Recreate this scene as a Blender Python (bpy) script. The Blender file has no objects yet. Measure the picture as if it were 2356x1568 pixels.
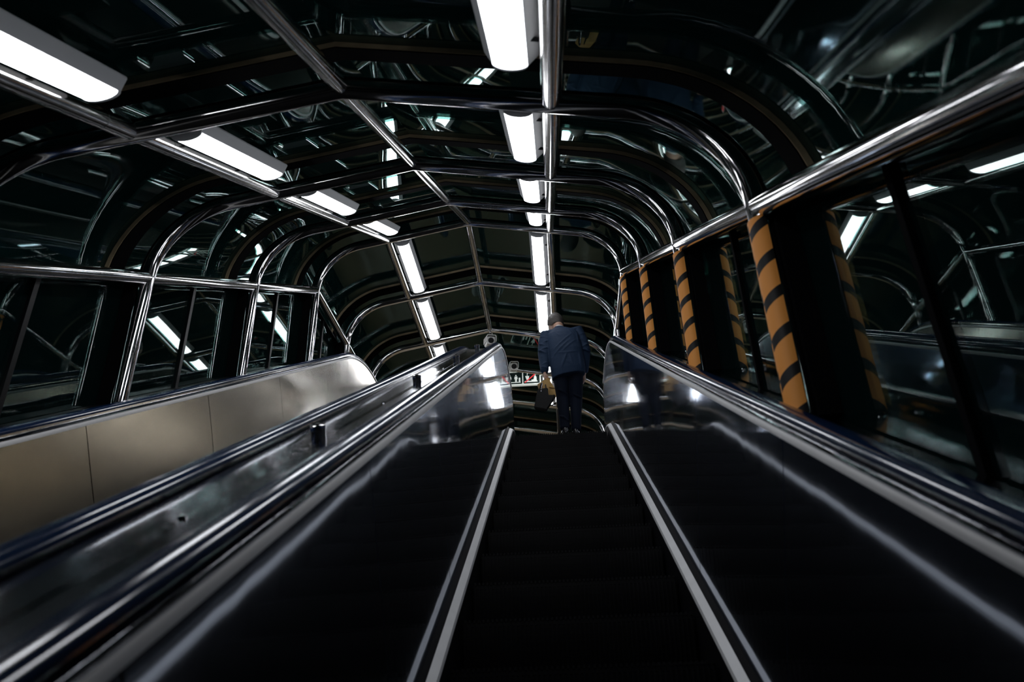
import bpy, bmesh, math, random
from mathutils import Vector, Matrix, Quaternion
random.seed(7)
C = bpy.context.scene.collection
PI = math.pi
# ------------------------------------------------------------------ camera, world, exposure
CZ = 3.3                                   # camera height above the lower floor
S30, C30 = 0.5, math.sqrt(3) / 2
T30 = S30 / C30
F_PX = 1784.0
YAW, PITCH, ROLL = (math.radians(v) for v in (3.261, 27.689, -1.722))
cam_d = bpy.data.cameras.new('camera')
cam_d.sensor_width = 36.0
cam_d.lens = 36.0 * F_PX / 2356.0
cam_d.clip_start, cam_d.clip_end = 0.05, 200
cam_d.dof.use_dof = True
cam_d.dof.focus_distance = 8.6
cam_d.dof.aperture_fstop = 3.2
cam = bpy.data.objects.new('camera', cam_d)
C.objects.link(cam)
fwd = Vector((-math.sin(YAW) * math.cos(PITCH), math.cos(YAW) * math.cos(PITCH), math.sin(PITCH)))
r0 = Vector((math.cos(YAW), math.sin(YAW), 0))
u0 = r0.cross(fwd)
rt = math.cos(ROLL) * r0 + math.sin(ROLL) * u0
up = -math.sin(ROLL) * r0 + math.cos(ROLL) * u0
M = Matrix((rt, up, -fwd)).transposed().to_4x4()
M.translation = (0, 0, CZ)
cam.matrix_world = M
sc = bpy.context.scene
sc.camera = cam
w = bpy.data.worlds.new('night_sky')
sc.world = w
w.use_nodes = True
w.node_tree.nodes['Background'].inputs[0].default_value = (0.25, 0.6, 0.62, 1)
w.node_tree.nodes['Background'].inputs[1].default_value = 0.0016
sc.view_settings.view_transform = 'Standard'
sc.view_settings.look = 'None'
sc.view_settings.exposure = 0.0
sc.view_settings.gamma = 1.0
sc.view_settings.use_curve_mapping = False
sc.cycles.max_bounces = 14
sc.cycles.glossy_bounces = 10
sc.cycles.transparent_max_bounces = 24
sc.cycles.sample_clamp_indirect = 6
LAMP_POWER = 13.0

# ------------------------------------------------------------------ materials
def nodes_of(name):
    m = bpy.data.materials.new(name)
    m.use_nodes = True
    nt = m.node_tree
    return m, nt, nt.nodes['Principled BSDF']

def mat(name, col, rough=0.5, metal=0.0, spec=0.5, bump=0.0, bscale=40.0, var=0.0, vscale=8.0, stretch=None, rvar=0.0):
    m, nt, b = nodes_of(name)
    b.inputs['Base Color'].default_value = (*col, 1)
    b.inputs['Roughness'].default_value = rough
    b.inputs['Metallic'].default_value = metal
    b.inputs['Specular IOR Level'].default_value = spec
    tc = nt.nodes.new('ShaderNodeTexCoord')
    mp = nt.nodes.new('ShaderNodeMapping')
    nt.links.new(tc.outputs['Object'], mp.inputs[0])
    if stretch:
        mp.inputs['Scale'].default_value = stretch
    if bump:
        n = nt.nodes.new('ShaderNodeTexNoise')
        n.inputs['Scale'].default_value = bscale
        n.inputs['Detail'].default_value = 3
        nt.links.new(mp.outputs[0], n.inputs['Vector'])
        bp = nt.nodes.new('ShaderNodeBump')
        bp.inputs['Strength'].default_value = bump
        bp.inputs['Distance'].default_value = 0.02
        nt.links.new(n.outputs[0], bp.inputs['Height'])
        nt.links.new(bp.outputs[0], b.inputs['Normal'])
    if var or rvar:
        n2 = nt.nodes.new('ShaderNodeTexNoise')
        n2.inputs['Scale'].default_value = vscale
        n2.inputs['Detail'].default_value = 5
        nt.links.new(mp.outputs[0], n2.inputs['Vector'])
        if var:
            mx = nt.nodes.new('ShaderNodeMix')
            mx.data_type = 'RGBA'
            mx.inputs[6].default_value = (*[c * (1 - var) for c in col], 1)
            mx.inputs[7].default_value = (*[min(1, c * (1 + var)) for c in col], 1)
            nt.links.new(n2.outputs[0], mx.inputs[0])
            nt.links.new(mx.outputs[2], b.inputs['Base Color'])
        if rvar:
            mr = nt.nodes.new('ShaderNodeMapRange')
            mr.inputs['To Min'].default_value = max(0.01, rough - rvar)
            mr.inputs['To Max'].default_value = rough + rvar
            nt.links.new(n2.outputs[0], mr.inputs['Value'])
            nt.links.new(mr.outputs[0], b.inputs['Roughness'])
    return m

CHROME = mat('polished_steel_tube', (0.72, 0.71, 0.71), 0.085, 1.0, bump=0.012, bscale=7, rvar=0.03, vscale=5)
CHROME2 = mat('polished_steel_purlin', (0.70, 0.69, 0.67), 0.14, 1.0, bump=0.012, bscale=9, rvar=0.03, vscale=6)
STEELP = mat('polished_panel_steel', (0.62, 0.68, 0.78), 0.05, 1.0, bump=0.08, bscale=1.3, rvar=0.02, vscale=3)
def scratch(m, share, rough):
    nt = m.node_tree
    b = nt.nodes['Principled BSDF']; o = nt.nodes['Material Output']
    g = nt.nodes.new('ShaderNodeBsdfGlossy')
    g.inputs['Color'].default_value = b.inputs['Base Color'].default_value
    g.inputs['Roughness'].default_value = rough
    mx = nt.nodes.new('ShaderNodeMixShader'); mx.inputs[0].default_value = share
    nt.links.new(b.outputs[0], mx.inputs[1]); nt.links.new(g.outputs[0], mx.inputs[2])
    nt.links.new(mx.outputs[0], o.inputs['Surface'])
scratch(STEELP, 0.10, 0.22)
BRUSH = mat('brushed_panel_steel', (0.70, 0.665, 0.60), 0.17, 1.0, bump=0.04, bscale=5.0, rvar=0.03, vscale=4)
DECKST = mat('deck_steel', (0.50, 0.53, 0.58), 0.12, 1.0, bump=0.03, bscale=5)
ALU = mat('satin_aluminium', (0.58, 0.58, 0.58), 0.5, 0.15, var=0.12)
DARKST = mat('dark_frame_steel', (0.004, 0.004, 0.005), 0.35, 0.0, 0.2)
RUBBER = mat('navy_handrail_rubber', (0.005, 0.018, 0.056), 0.13, 0.0, 0.7, rvar=0.04, vscale=12)
BLACKSK = mat('black_skirting', (0.004, 0.004, 0.005), 0.6, 0.0, 0.04)
DARKCH = mat('dark_polished_moulding', (0.30, 0.31, 0.34), 0.10, 1.0, bump=0.06, bscale=14)
BARBLK = mat('matt_black_glazing_bar', (0.003, 0.003, 0.0035), 0.8, 0.0, 0.02)
EDGE = mat('tan_sealant_edge', (0.42, 0.32, 0.20), 0.6, 0.0, 0.3, var=0.35, vscale=14)
STEPM = mat('black_step_cast', (0.005, 0.005, 0.0055), 0.5, 0.0, 0.10, var=0.4, vscale=30)
PLASTIC = mat('grey_lamp_housing', (0.72, 0.74, 0.76), 0.45, 0.0)
WHITEPL = mat('white_camera_plastic', (0.75, 0.75, 0.72), 0.4, 0.0)
BLACKPL = mat('black_plastic', (0.004, 0.004, 0.005), 0.15, 0.0, 0.3)
STONE = mat('tan_floor_warm_bounce', (0.24, 0.185, 0.11), 0.35, 0.0, var=0.2, vscale=14)  # tan put into the unseen floor to warm the tube reflections
HALL = mat('dark_hall_wall', (0.02, 0.018, 0.014), 0.5, 0.0)
CONCRETE = mat('dark_floor_concrete', (0.03, 0.03, 0.03), 0.7, 0.0, var=0.3)

def lamp_material():
    m = bpy.data.materials.new('lamp_diffuser_light')
    m.use_nodes = True
    nt = m.node_tree
    nt.nodes.clear()
    o = nt.nodes.new('ShaderNodeOutputMaterial')
    e = nt.nodes.new('ShaderNodeEmission')
    e.inputs[0].default_value = (0.93, 0.95, 1.0, 1)
    e.inputs[1].default_value = LAMP_POWER
    nt.links.new(e.outputs[0], o.inputs[0])
    return m
LAMP = lamp_material()

def glass_material(name, tint, glow_col, glow_share, wave=0.0, wscale=1.2):
    m = bpy.data.materials.new(name)
    m.use_nodes = True
    nt = m.node_tree
    nt.nodes.clear()
    N, Lk = nt.nodes.new, nt.links.new
    o = N('ShaderNodeOutputMaterial')
    tr = N('ShaderNodeBsdfTransparent'); tr.inputs[0].default_value = (*tint, 1)
    df = N('ShaderNodeBsdfDiffuse'); df.inputs[0].default_value = (*glow_col, 1)  # teal diffuse share imitates the dim lamp glow on the glass
    gl = N('ShaderNodeBsdfGlossy'); gl.inputs[0].default_value = (0.86, 1.0, 0.97, 1); gl.inputs[1].default_value = 0.015
    m1 = N('ShaderNodeMixShader'); m1.inputs[0].default_value = glow_share
    Lk(tr.outputs[0], m1.inputs[1]); Lk(df.outputs[0], m1.inputs[2])
    lw = N('ShaderNodeLayerWeight'); lw.inputs[0].default_value = 0.5
    pw = N('ShaderNodeMath'); pw.operation = 'POWER'; pw.inputs[1].default_value = 5.0
    Lk(lw.outputs['Facing'], pw.inputs[0])
    ma = N('ShaderNodeMath'); ma.operation = 'MULTIPLY_ADD'; ma.inputs[1].default_value = 0.955; ma.inputs[2].default_value = 0.045
    Lk(pw.outputs[0], ma.inputs[0])
    m2 = N('ShaderNodeMixShader')
    Lk(ma.outputs[0], m2.inputs[0]); Lk(m1.outputs[0], m2.inputs[1]); Lk(gl.outputs[0], m2.inputs[2])
    Lk(m2.outputs[0], o.inputs[0])
    if wave:
        tc = N('ShaderNodeTexCoord'); n = N('ShaderNodeTexNoise'); n.inputs['Scale'].default_value = wscale
        n.inputs['Detail'].default_value = 1.0
        Lk(tc.outputs['Object'], n.inputs['Vector'])
        bp = N('ShaderNodeBump'); bp.inputs['Strength'].default_value = wave; bp.inputs['Distance'].default_value = 0.05
        Lk(n.outputs[0], bp.inputs['Height'])
        Lk(bp.outputs[0], gl.inputs['Normal'])
    return m
GLASS = glass_material('dark_green_roof_glass', (0.55, 0.75, 0.72), (0.02, 0.10, 0.10), 0.10, 0.035, 1.4)
GLASSW = glass_material('dark_wall_glass', (0.55, 0.72, 0.70), (0.02, 0.06, 0.06), 0.05, 0.03, 1.0)

def stripe_material():
    m, nt, b = nodes_of('orange_black_hazard_tape')
    N, Lk = nt.nodes.new, nt.links.new
    tc = N('ShaderNodeTexCoord'); sx = N('ShaderNodeSeparateXYZ')
    Lk(tc.outputs['Object'], sx.inputs[0])
    at = N('ShaderNodeMath'); at.operation = 'ARCTAN2'
    Lk(sx.outputs[1], at.inputs[0]); Lk(sx.outputs[0], at.inputs[1])
    k = N('ShaderNodeMath'); k.operation = 'MULTIPLY'; k.inputs[1].default_value = -0.030
    Lk(at.outputs[0], k.inputs[0])
    a = N('ShaderNodeMath'); a.operation = 'ADD'
    Lk(sx.outputs[2], a.inputs[0]); Lk(k.outputs[0], a.inputs[1])
    d = N('ShaderNodeMath'); d.operation = 'DIVIDE'; d.inputs[1].default_value = 0.150
    Lk(a.outputs[0], d.inputs[0])
    fr = N('ShaderNodeMath'); fr.operation = 'FRACT'
    Lk(d.outputs[0], fr.inputs[0])
    lt = N('ShaderNodeMath'); lt.operation = 'LESS_THAN'; lt.inputs[1].default_value = 0.30
    Lk(fr.outputs[0], lt.inputs[0])
    mx = N('ShaderNodeMix'); mx.data_type = 'RGBA'
    mx.inputs[6].default_value = (0.90, 0.36, 0.075, 1); mx.inputs[7].default_value = (0.006, 0.006, 0.006, 1)
    Lk(lt.outputs[0], mx.inputs[0]); Lk(mx.outputs[2], b.inputs['Base Color'])
    b.inputs['Roughness'].default_value = 0.55
    b.inputs['Specular IOR Level'].default_value = 0.25
    return m
STRIPE = stripe_material()

SKIN = mat('skin', (0.46, 0.27, 0.19), 0.5)
HAIR = mat('dark_greying_hair', (0.05, 0.043, 0.038), 0.6, bump=0.6, bscale=160, var=0.5, vscale=90)
SUIT = mat('navy_suit_cloth', (0.015, 0.031, 0.064), 0.75, 0.0, 0.15, bump=0.35, bscale=16, var=0.15, vscale=120, stretch=(1.0, 1.0, 0.45))
TROUS = mat('navy_trouser_cloth', (0.004, 0.007, 0.016), 0.8, 0.0, 0.15, bump=0.3, bscale=12, stretch=(1.2, 1.2, 0.35))
SHIRT = mat('white_shirt_cloth', (0.7, 0.7, 0.7), 0.8)
SHOE = mat('black_shoe_leather', (0.012, 0.011, 0.012), 0.18, 0.0, 0.6)
LEATHER = mat('black_briefcase_leather', (0.003, 0.003, 0.003), 0.45, 0.0, 0.15, bump=0.1, bscale=90)
PAPER = mat('brown_kraft_paper', (0.42, 0.25, 0.07), 0.6, 0.0, bump=0.25, bscale=10, var=0.15, vscale=6)
SIGNBG = mat('sign_dark_green', (0.006, 0.022, 0.018), 0.3)
def glow_mat(name, col, s):
    m, nt, b = nodes_of(name)
    b.inputs['Base Color'].default_value = (*col, 1)
    b.inputs['Emission Color'].default_value = (*col, 1)
    b.inputs['Emission Strength'].default_value = s
    return m
SIGNW = glow_mat('emissive_sign_white', (0.80, 0.86, 0.80), 0.42)  # sign case and pictograms carry their own emission
SIGNR = glow_mat('emissive_red', (0.75, 0.04, 0.05), 0.6)  # emission put into the red of slash and sticker band

# ------------------------------------------------------------------ helpers
def obj(name, bm, m, parent=None, smooth=True, ang=0.7):
    me = bpy.data.meshes.new(name)
    bmesh.ops.recalc_face_normals(bm, faces=bm.faces)
    if smooth:
        for f in bm.faces: f.smooth = True
        for e in bm.edges:
            if len(e.link_faces) == 2 and e.calc_face_angle(0) > ang: e.smooth = False
    bm.to_mesh(me); bm.free()
    me.materials.append(m)
    o = bpy.data.objects.new(name, me)
    C.objects.link(o)
    if parent: put(o, parent)
    return o

def put(o, parent):
    """parent o (built in world coordinates) without moving it"""
    loc = parent.location
    if o.type == 'MESH' and loc.length > 0 and o.matrix_basis == Matrix.Identity(4):
        pass
    o.parent = parent
    o.matrix_parent_inverse = Matrix.Translation(-loc)
    return o

def thing(name, label, cat, loc=(0, 0, 0), group=None):
    o = bpy.data.objects.new(name, None)
    C.objects.link(o)
    o.location = loc
    o.empty_display_size = 0.1
    o['label'] = label; o['category'] = cat
    if group: o['group'] = group
    return o

def tag(o, label, cat, group=None):
    o['label'] = label; o['category'] = cat
    if group: o['group'] = group
    return o

def struct(name, bm, m, label=None, smooth=True):
    o = obj(name, bm, m, None, smooth)
    o['kind'] = 'structure'
    if label: o['label'] = label
    return o

def box(bm, lo, hi):
    v = [bm.verts.new((x, y, z)) for x in (lo[0], hi[0]) for y in (lo[1], hi[1]) for z in (lo[2], hi[2])]
    for f in ((0, 1, 3, 2), (4, 6, 7, 5), (0, 4, 5, 1), (2, 3, 7, 6), (0, 2, 6, 4), (1, 5, 7, 3)):
        bm.faces.new([v[i] for i in f])
    return v

def new(): return bmesh.new()

def frames(pts, upv=None):
    """tangent frames along a polyline"""
    out = []
    n = len(pts)
    for i in range(n):
        a = pts[max(0, i - 1)]; b = pts[min(n - 1, i + 1)]
        t = (b - a).normalized()
        out.append(t)
    ref = upv or Vector((0, 0, 1))
    if abs(out[0].dot(ref)) > 0.95: ref = Vector((1, 0, 0)) if abs(out[0].x) < 0.9 else Vector((0, 1, 0))
    u = (ref - out[0] * ref.dot(out[0])).normalized()
    res = []
    for t in out:
        u = (u - t * u.dot(t)).normalized()
        res.append((t, u, t.cross(u)))
    return res

def tube(bm, pts, r, seg=16, cap=True):
    pts = [Vector(p) for p in pts]
    rs = r if isinstance(r, (list, tuple)) else [r] * len(pts)
    fr = frames(pts)
    rings = []
    for p, (t, u, v), rr in zip(pts, fr, rs):
        rings.append([bm.verts.new(p + rr * (math.cos(2 * PI * k / seg) * u + math.sin(2 * PI * k / seg) * v)) for k in range(seg)])
    for a, b in zip(rings, rings[1:]):
        for k in range(seg):
            bm.faces.new((a[k], a[(k + 1) % seg], b[(k + 1) % seg], b[k]))
    if cap:
        bm.faces.new(rings[0]); bm.faces.new(rings[-1])

def sweep(bm, secs, closed=True, cap=True):
    """secs: list of rings of points (same count)"""
    rings = [[bm.verts.new(p) for p in s] for s in secs]
    n = len(rings[0])
    for a, b in zip(rings, rings[1:]):
        for k in range(n if closed else n - 1):
            bm.faces.new((a[k], a[(k + 1) % n], b[(k + 1) % n], b[k]))
    if cap and closed:
        bm.faces.new(rings[0]); bm.faces.new(rings[-1])

def ellip(c, ax, ay, seg=18, p=1.0):
    """ring of an ellipse with half-axis vectors ax, ay"""
    out = []
    for k in range(seg):
        a = 2 * PI * k / seg
        ca, sa = math.cos(a), math.sin(a)
        ca = math.copysign(abs(ca) ** p, ca); sa = math.copysign(abs(sa) ** p, sa)
        out.append(Vector(c) + ax * ca + ay * sa)
    return out

def remeshed(name, bm, m, parent, voxel=0.009, smooth=6, disp=0.0, dscale=0.1):
    """fuse overlapping lofts into one continuous surface"""
    me = bpy.data.meshes.new(name + '_src')
    bmesh.ops.recalc_face_normals(bm, faces=bm.faces)
    bm.to_mesh(me); bm.free()
    o = bpy.data.objects.new(name, me)
    C.objects.link(o)
    md = o.modifiers.new('fuse', 'REMESH'); md.mode = 'VOXEL'; md.voxel_size = voxel; md.use_smooth_shade = True
    ms = o.modifiers.new('soft', 'SMOOTH'); ms.iterations = smooth; ms.factor = 0.5
    bpy.context.view_layer.update()
    dg = bpy.context.evaluated_depsgraph_get()
    nm = bpy.data.meshes.new_from_object(o.evaluated_get(dg))
    o.modifiers.clear()
    o.data = nm
    nm.name = name
    nm.materials.clear(); nm.materials.append(m)
    for p in nm.polygons: p.use_smooth = True
    if parent: put(o, parent)
    return o

# ------------------------------------------------------------------ canopy geometry
XR, A_, HR, HP, B_, HB = -0.849, 0.906, 1.171, 1.000, 0.756, 0.390
Y0, SP, SPF = 2.432, 1.528, 1.26
YK = Y0 + 3 * SP                                    # the bend from slope to level
N_FLAT = 7
def roof_z(y):                                      # height of the reference line at y
    return CZ + T30 * min(y, YK)
XE = A_ + B_
RARC = 0.563
SL = (HR - HP) / A_
def profile(off=0.0, n_arc=14):
    """right half of the hoop outline (x from the ridge, h), offset outwards by off"""
    ang0 = math.atan(SL)
    nx, nz = math.sin(ang0), math.cos(ang0)
    pts = [(0.0, HR + off / math.cos(ang0))]
    cx, cz = XE - RARC, None
    ph0 = PI / 2 - ang0
    xs = cx + RARC * math.cos(ph0)
    zs = HR - SL * xs
    cz = zs - RARC * math.sin(ph0)
    pts.append((A_ + off * nx, HP + off * nz))
    for i in range(n_arc + 1):
        ph = ph0 * (1 - i / n_arc)
        pts.append((cx + (RARC + off) * math.cos(ph), cz + (RARC + off) * math.sin(ph)))
    return pts                                      # ends at (XE+off, cz)
ARC_END_H = profile()[-1][1]
DECK_H = -0.42 / C30                                # balustrade deck level on the wall line
FLOOR_TOP = 6.435
def post_base(y):
    return max(CZ + T30 * y + DECK_H, 0) if y <= YK + 0.01 else FLOOR_TOP
hoop_ys = [Y0 + SP * k for k in range(4)] + [YK + SPF * k for k in range(1, N_FLAT + 1)]

names_hoop = ['nearest the viewer, over the steel lamps at the picture top', 'second up the slope from the viewer',
              'third up the slope from the viewer', 'at the bend where the sloping tunnel turns level',
              'first on the level stretch, behind the bend', 'second on the level stretch, a white camera clamped under its peak',
              'third on the level stretch, carrying the pictogram sign', 'fourth on the level stretch, crossing behind the man\'s legs',
              'fifth on the level stretch, a gold-lit bar by the man\'s shoes', 'sixth on the level stretch, mostly hidden by the escalator top',
              'last and farthest of the level stretch']
def hoop_points(y, off=0.0):
    z = roof_z(y)
    h = profile(off)
    R = [Vector((XR + x, y, z + hh)) for x, hh in h]
    Lh = [Vector((XR - x, y, z + hh)) for x, hh in h]
    return list(reversed(Lh)) + R[1:]

for i, y in enumerate(hoop_ys):
    t = thing('arch_rib', 'polished steel tube arch ' + names_hoop[i], 'arch', (XR, y, post_base(y)), 'steel arches of the tunnel')
    bm = new()
    tube(bm, hoop_points(y), 0.050, 20)
    obj('arch_tube', bm, CHROME, t)
    bm = new()                                      # broad dark glazing bar lying under the glass
    def skew(p, dy):
        yy = y + dy
        dz = T30 * dy if (y < YK - 0.01 or (i == 3 and dy < 0)) else 0.0
        return p + Vector((0, dy, dz))
    dc = -0.08 if i < 4 else 0.0
    a, b = hoop_points(y, 0.165), hoop_points(y, 0.198)
    sweep(bm, [[skew(pa, dc - 0.06), skew(pb, dc - 0.06), skew(pb, dc + 0.08), skew(pa, dc + 0.08)] for pa, pb in zip(a, b)])
    obj('glazing_bar', bm, BARBLK, t)
    bm = new()
    a, b = hoop_points(y, 0.172), hoop_points(y, 0.198)
    sweep(bm, [[skew(pa, dc - 0.067), skew(pb, dc - 0.067), skew(pb, dc - 0.060), skew(pa, dc - 0.060)] for pa, pb in zip(a, b)])
    obj('sealant_edge', bm, EDGE, t)
    for s in (-1, 1):
        top = roof_z(y) + ARC_END_H
        bm = new()
        x = XR + s * XE
        FW = 0.065 if s > 0 else 0.045
        tube(bm, [(x, y, top), (x, y, (top + post_base(y)) / 2), (x, y, post_base(y))], 0.047, 18)
        p = obj('post', bm, CHROME, t)
        bm = new()
        box(bm, (min(x + s * 0.03, x + s * 0.105), y - FW, post_base(y)), (max(x + s * 0.03, x + s * 0.105), y + FW, top))
        g = obj('glazing_bar', bm, BARBLK, t, smooth=False)
        if i < 4 and s < 0:                         # weld ring low on the left posts
            bm = new()
            zz = top - 0.50
            tube(bm, [(x, y, zz - 0.006), (x, y, zz + 0.006)], 0.0485, 18)
            obj('weld_ring', bm, CHROME2, t)

# lengthwise tubes
def rail(name, label, x, h, r, ys, m, joints=True):
    t = thing(name, label, 'rail', (x, ys[0], roof_z(ys[0]) + h), 'lengthwise roof tubes')
    for a, b in zip(ys, ys[1:]):
        bm = new()
        pa, pb = Vector((x, a, roof_z(a) + h)), Vector((x, b, roof_z(b) + h))
        d = (pb - pa).normalized()
        tube(bm, [pa, (pa + pb) / 2, pb], r, 18)
        seg = obj('tube_length', bm, m, t)
        if joints:
            L = (pb - pa).length
            for fpos in (0.17, 0.86):
                c = pa + d * L * fpos
                bm = new()
                tube(bm, [c - d * 0.002, c + d * 0.002], r * 1.006, 18, cap=False)
                obj('joint_seam', bm, DARKST, seg)
    return t
ys_all = [Y0 - 2 * SP, Y0 - SP] + hoop_ys
PR = 0.042
rail('ridge_rail', 'slim steel ridge tube without lamps, between the two lamp rails', XR, HR, 0.037, ys_all, CHROME2)
rail('lamp_rail', 'steel roof tube left of the peak with strip lamps along its inner side', XR - A_, HP, PR, ys_all, CHROME2)
rail('lamp_rail', 'steel roof tube right of the peak, overhead of the walking man, with strip lamps alongside', XR + A_, HP, PR, ys_all, CHROME2)
rail('eave_rail', 'thick polished eave tube on the left wall above the brushed balustrade', XR - XE, HB, 0.044, ys_all, CHROME, False)
rail('eave_rail', 'thick polished eave tube on the right wall above the orange striped posts', XR + XE, HB, 0.044, ys_all, CHROME, False)

# glass
bays = list(zip(ys_all, ys_all[1:]))
wn = 0
def pane(sec_a, sec_b, name, m, label):
    """glass pane between two outlines, 8 mm thick"""
    global wn
    wn += 1
    bm = new()
    n = len(sec_a)
    ra, rb = [], []
    sweep(bm, [[p for p in sec_a], [p for p in sec_b]], closed=True)
    return struct(name + '_%d' % wn, bm, m, label)
def outline(y, off, lo, hi):
    pr = profile(off)[lo:hi]
    return pr
for bi, (ya, yb) in enumerate(bays):
    g = 0.012
    ya2, yb2 = ya + g, yb - g
    where = 'sloping' if yb <= YK + 0.01 else 'level'
    za, zb = (CZ + T30 * ya2, CZ + T30 * yb2) if where == 'sloping' else (roof_z(YK), roof_z(YK))
    for s in (-1, 1):
        for lo, hi, nm in ((0, 2, 'flat'), (1, 17, 'curved')):
            o1, o2 = profile(0.200)[lo:hi], profile(0.209)[lo:hi]
            ring = o1 + list(reversed(o2))
            pane([Vector((XR + s * x, ya2, za + h)) for x, h in ring], [Vector((XR + s * x, yb2, zb + h)) for x, h in ring], 'window', GLASS,
                 'dark glass roof pane')
        ym = (ya2 + yb2) / 2
        for (p, q) in ((ya2, ym - 0.02), (ym + 0.02, yb2)):
            zp, zq = (CZ + T30 * p, CZ + T30 * q) if where == 'sloping' else (roof_z(YK), roof_z(YK))
            def bot(yy, zz): return zz + DECK_H if where == 'sloping' else FLOOR_TOP
            x1, x2 = XR + s * (XE + 0.106), XR + s * (XE + 0.115)
            sa = [Vector((x1, p, bot(p, zp))), Vector((x1, p, zp + ARC_END_H - 0.005)), Vector((x2, p, zp + ARC_END_H - 0.005)), Vector((x2, p, bot(p, zp)))]
            sb = [Vector((x1, q, bot(q, zq))), Vector((x1, q, zq + ARC_END_H - 0.005)), Vector((x2, q, zq + ARC_END_H - 0.005)), Vector((x2, q, bot(q, zq)))]
            pane(sa, sb, 'window', GLASSW, 'dark glass wall pane')
        # slim dark mullion in mid bay
        zm = roof_z(ym)
        bm = new()
        x1 = XR + s * (XE + 0.09); x2 = XR + s * (XE + 0.14)
        bt = zm + DECK_H if where == 'sloping' else FLOOR_TOP
        mw = 0.014 if s > 0 else 0.017
        box(bm, (min(x1, x2), ym - mw, bt), (max(x1, x2), ym + mw, zm + ARC_END_H))
        wn += 1
        struct('trim_%d' % wn, bm, BARBLK if s > 0 else DARKST, 'slim dark wall mullion', smooth=False)

for s, nm in ((-1, 'left'), (1, 'right')):            # dark ledge closing the step between roof glass and wall glass
    for (ya, yb), wh in (((ys_all[0], YK), 'sloping'), ((YK, ys_all[-1]), 'level')):
        bm = new()
        x1, x2 = XR + s * (XE + 0.085), XR + s * (XE + 0.215)
        sweep(bm, [[Vector((x, yy, roof_z(yy) + ARC_END_H + dz)) for x, dz in ((x1, -0.012), (x2, -0.012), (x2, 0.0), (x1, 0.0))] for yy in (ya, yb)])
        wn += 1
        struct('trim_%d' % wn, bm, DARKST, 'dark ledge along the %s eave' % nm, smooth=False)

# ------------------------------------------------------------------ strip lamps
def lamp(s, ya, yb, label):
    """strip lamp on the ridge side of a lamp rail, from ya to yb"""
    level = ya >= YK - 0.01
    za, zb = roof_z(ya), roof_z(yb)
    pa = Vector((XR + s * A_, ya, za + HP)); pb = Vector((XR + s * A_, yb, zb + HP))
    d = (pb - pa).normalized()
    inx = Vector((-s, 0, SL)).normalized()          # towards the ridge along the roof
    nrm = d.cross(inx).normalized()
    if nrm.z > 0: nrm = -nrm                        # facing down
    L = (pb - pa).length
    f0, f1 = (0.10, 0.725) if not level else (0.10, 0.93)
    c0, c1 = pa + d * L * f0, pa + d * L * f1
    off = inx * 0.150 - nrm * 0.005
    c0, c1 = c0 + off, c1 + off
    t = thing('strip_lamp', label, 'lamp', (c0 + c1) / 2, 'strip lamps along the roof tubes')
    def ringof(c, prof): return [c + inx * u + nrm * v for u, v in prof]
    # housing: shallow trough with flared grey sides
    hp_ = [(-0.100, -0.036), (0.100, -0.036), (0.100, -0.028), (0.066, 0.012), (-0.066, 0.012), (-0.100, -0.028)]
    bm = new(); sweep(bm, [ringof(c0, hp_), ringof(c1, hp_)])
    obj('housing', bm, PLASTIC, t, smooth=False)
    arc = [(0.064 * math.cos(a), 0.013 + 0.020 * math.sin(a)) for a in [PI * k / 12 for k in range(13)]]
    bm = new(); sweep(bm, [ringof(c0 + d * 0.012, arc), ringof(c1 - d * 0.020, arc)])
    obj('diffuser', bm, LAMP, t)
    capp = [(0.067 * math.cos(a), 0.012 + 0.024 * math.sin(a)) for a in [PI * k / 12 for k in range(13)]]
    for cc, dd, wd in ((c0, 1, 0.011), (c1, -1, 0.019)):
        bm = new(); sweep(bm, [ringof(cc, capp), ringof(cc + d * wd * dd, capp)])
        obj('end_cap', bm, PLASTIC, t)
    for fq in (0.2, 0.8):                            # two brackets to the rail
        c = c0.lerp(c1, fq) - nrm * 0.01
        bm = new(); tube(bm, [c - inx * 0.115, c - inx * 0.06], 0.008, 8)
        obj('bracket', bm, DARKST, t)
    return t
lamp_bays = [(Y0 - SP, Y0), (Y0, Y0 + SP), (Y0 + SP, Y0 + 2 * SP), (Y0 + 2 * SP, YK)] + [(YK + k * SPF, YK + (k + 1) * SPF) for k in range(N_FLAT)]
lamp_where = ['nearest the viewer, cut by the picture edge', 'between the nearest and second arch', 'between the second and third arch',
              'just before the bend arch', 'first past the bend', 'second past the bend', 'third past the bend', 'fourth past the bend', 'fifth past the bend', 'sixth past the bend', 'last before the end wall']
for s, nm in ((-1, 'left'), (1, 'right')):
    for (ya, yb), wh in zip(lamp_bays[:11 if s < 0 else 8], lamp_where):
        lamp(s, ya, yb, 'white strip lamp on the %s lamp rail, %s' % (nm, wh))

# ------------------------------------------------------------------ striped wraps on right posts
wr = ['nearest the viewer, biggest of the row', 'second from the viewer', 'third from the viewer', 'farthest, by the escalator top']
for i in range(4):
    y = hoop_ys[i]
    x = XR + XE
    b0 = post_base(y) + 0.01
    top = roof_z(y) + HB - 0.075
    bm = new()
    angs = [math.radians(100 + 172 * k / 24) for k in range(25)]
    ring = [(0.0535 * math.cos(q), 0.0535 * math.sin(q)) for q in angs] + [(0.0475 * math.cos(q), 0.0475 * math.sin(q)) for q in reversed(angs)]
    sweep(bm, [[Vector((u, v, zz)) for u, v in ring] for zz in (b0 - top, (b0 - top) / 2, 0)])
    o = obj('striped_post_wrap', bm, STRIPE)
    o.location = (x, y, top)
    tag(o, 'orange and black striped wrap on a right post, ' + wr[i], 'wrap', 'striped wraps on the right posts')

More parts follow.
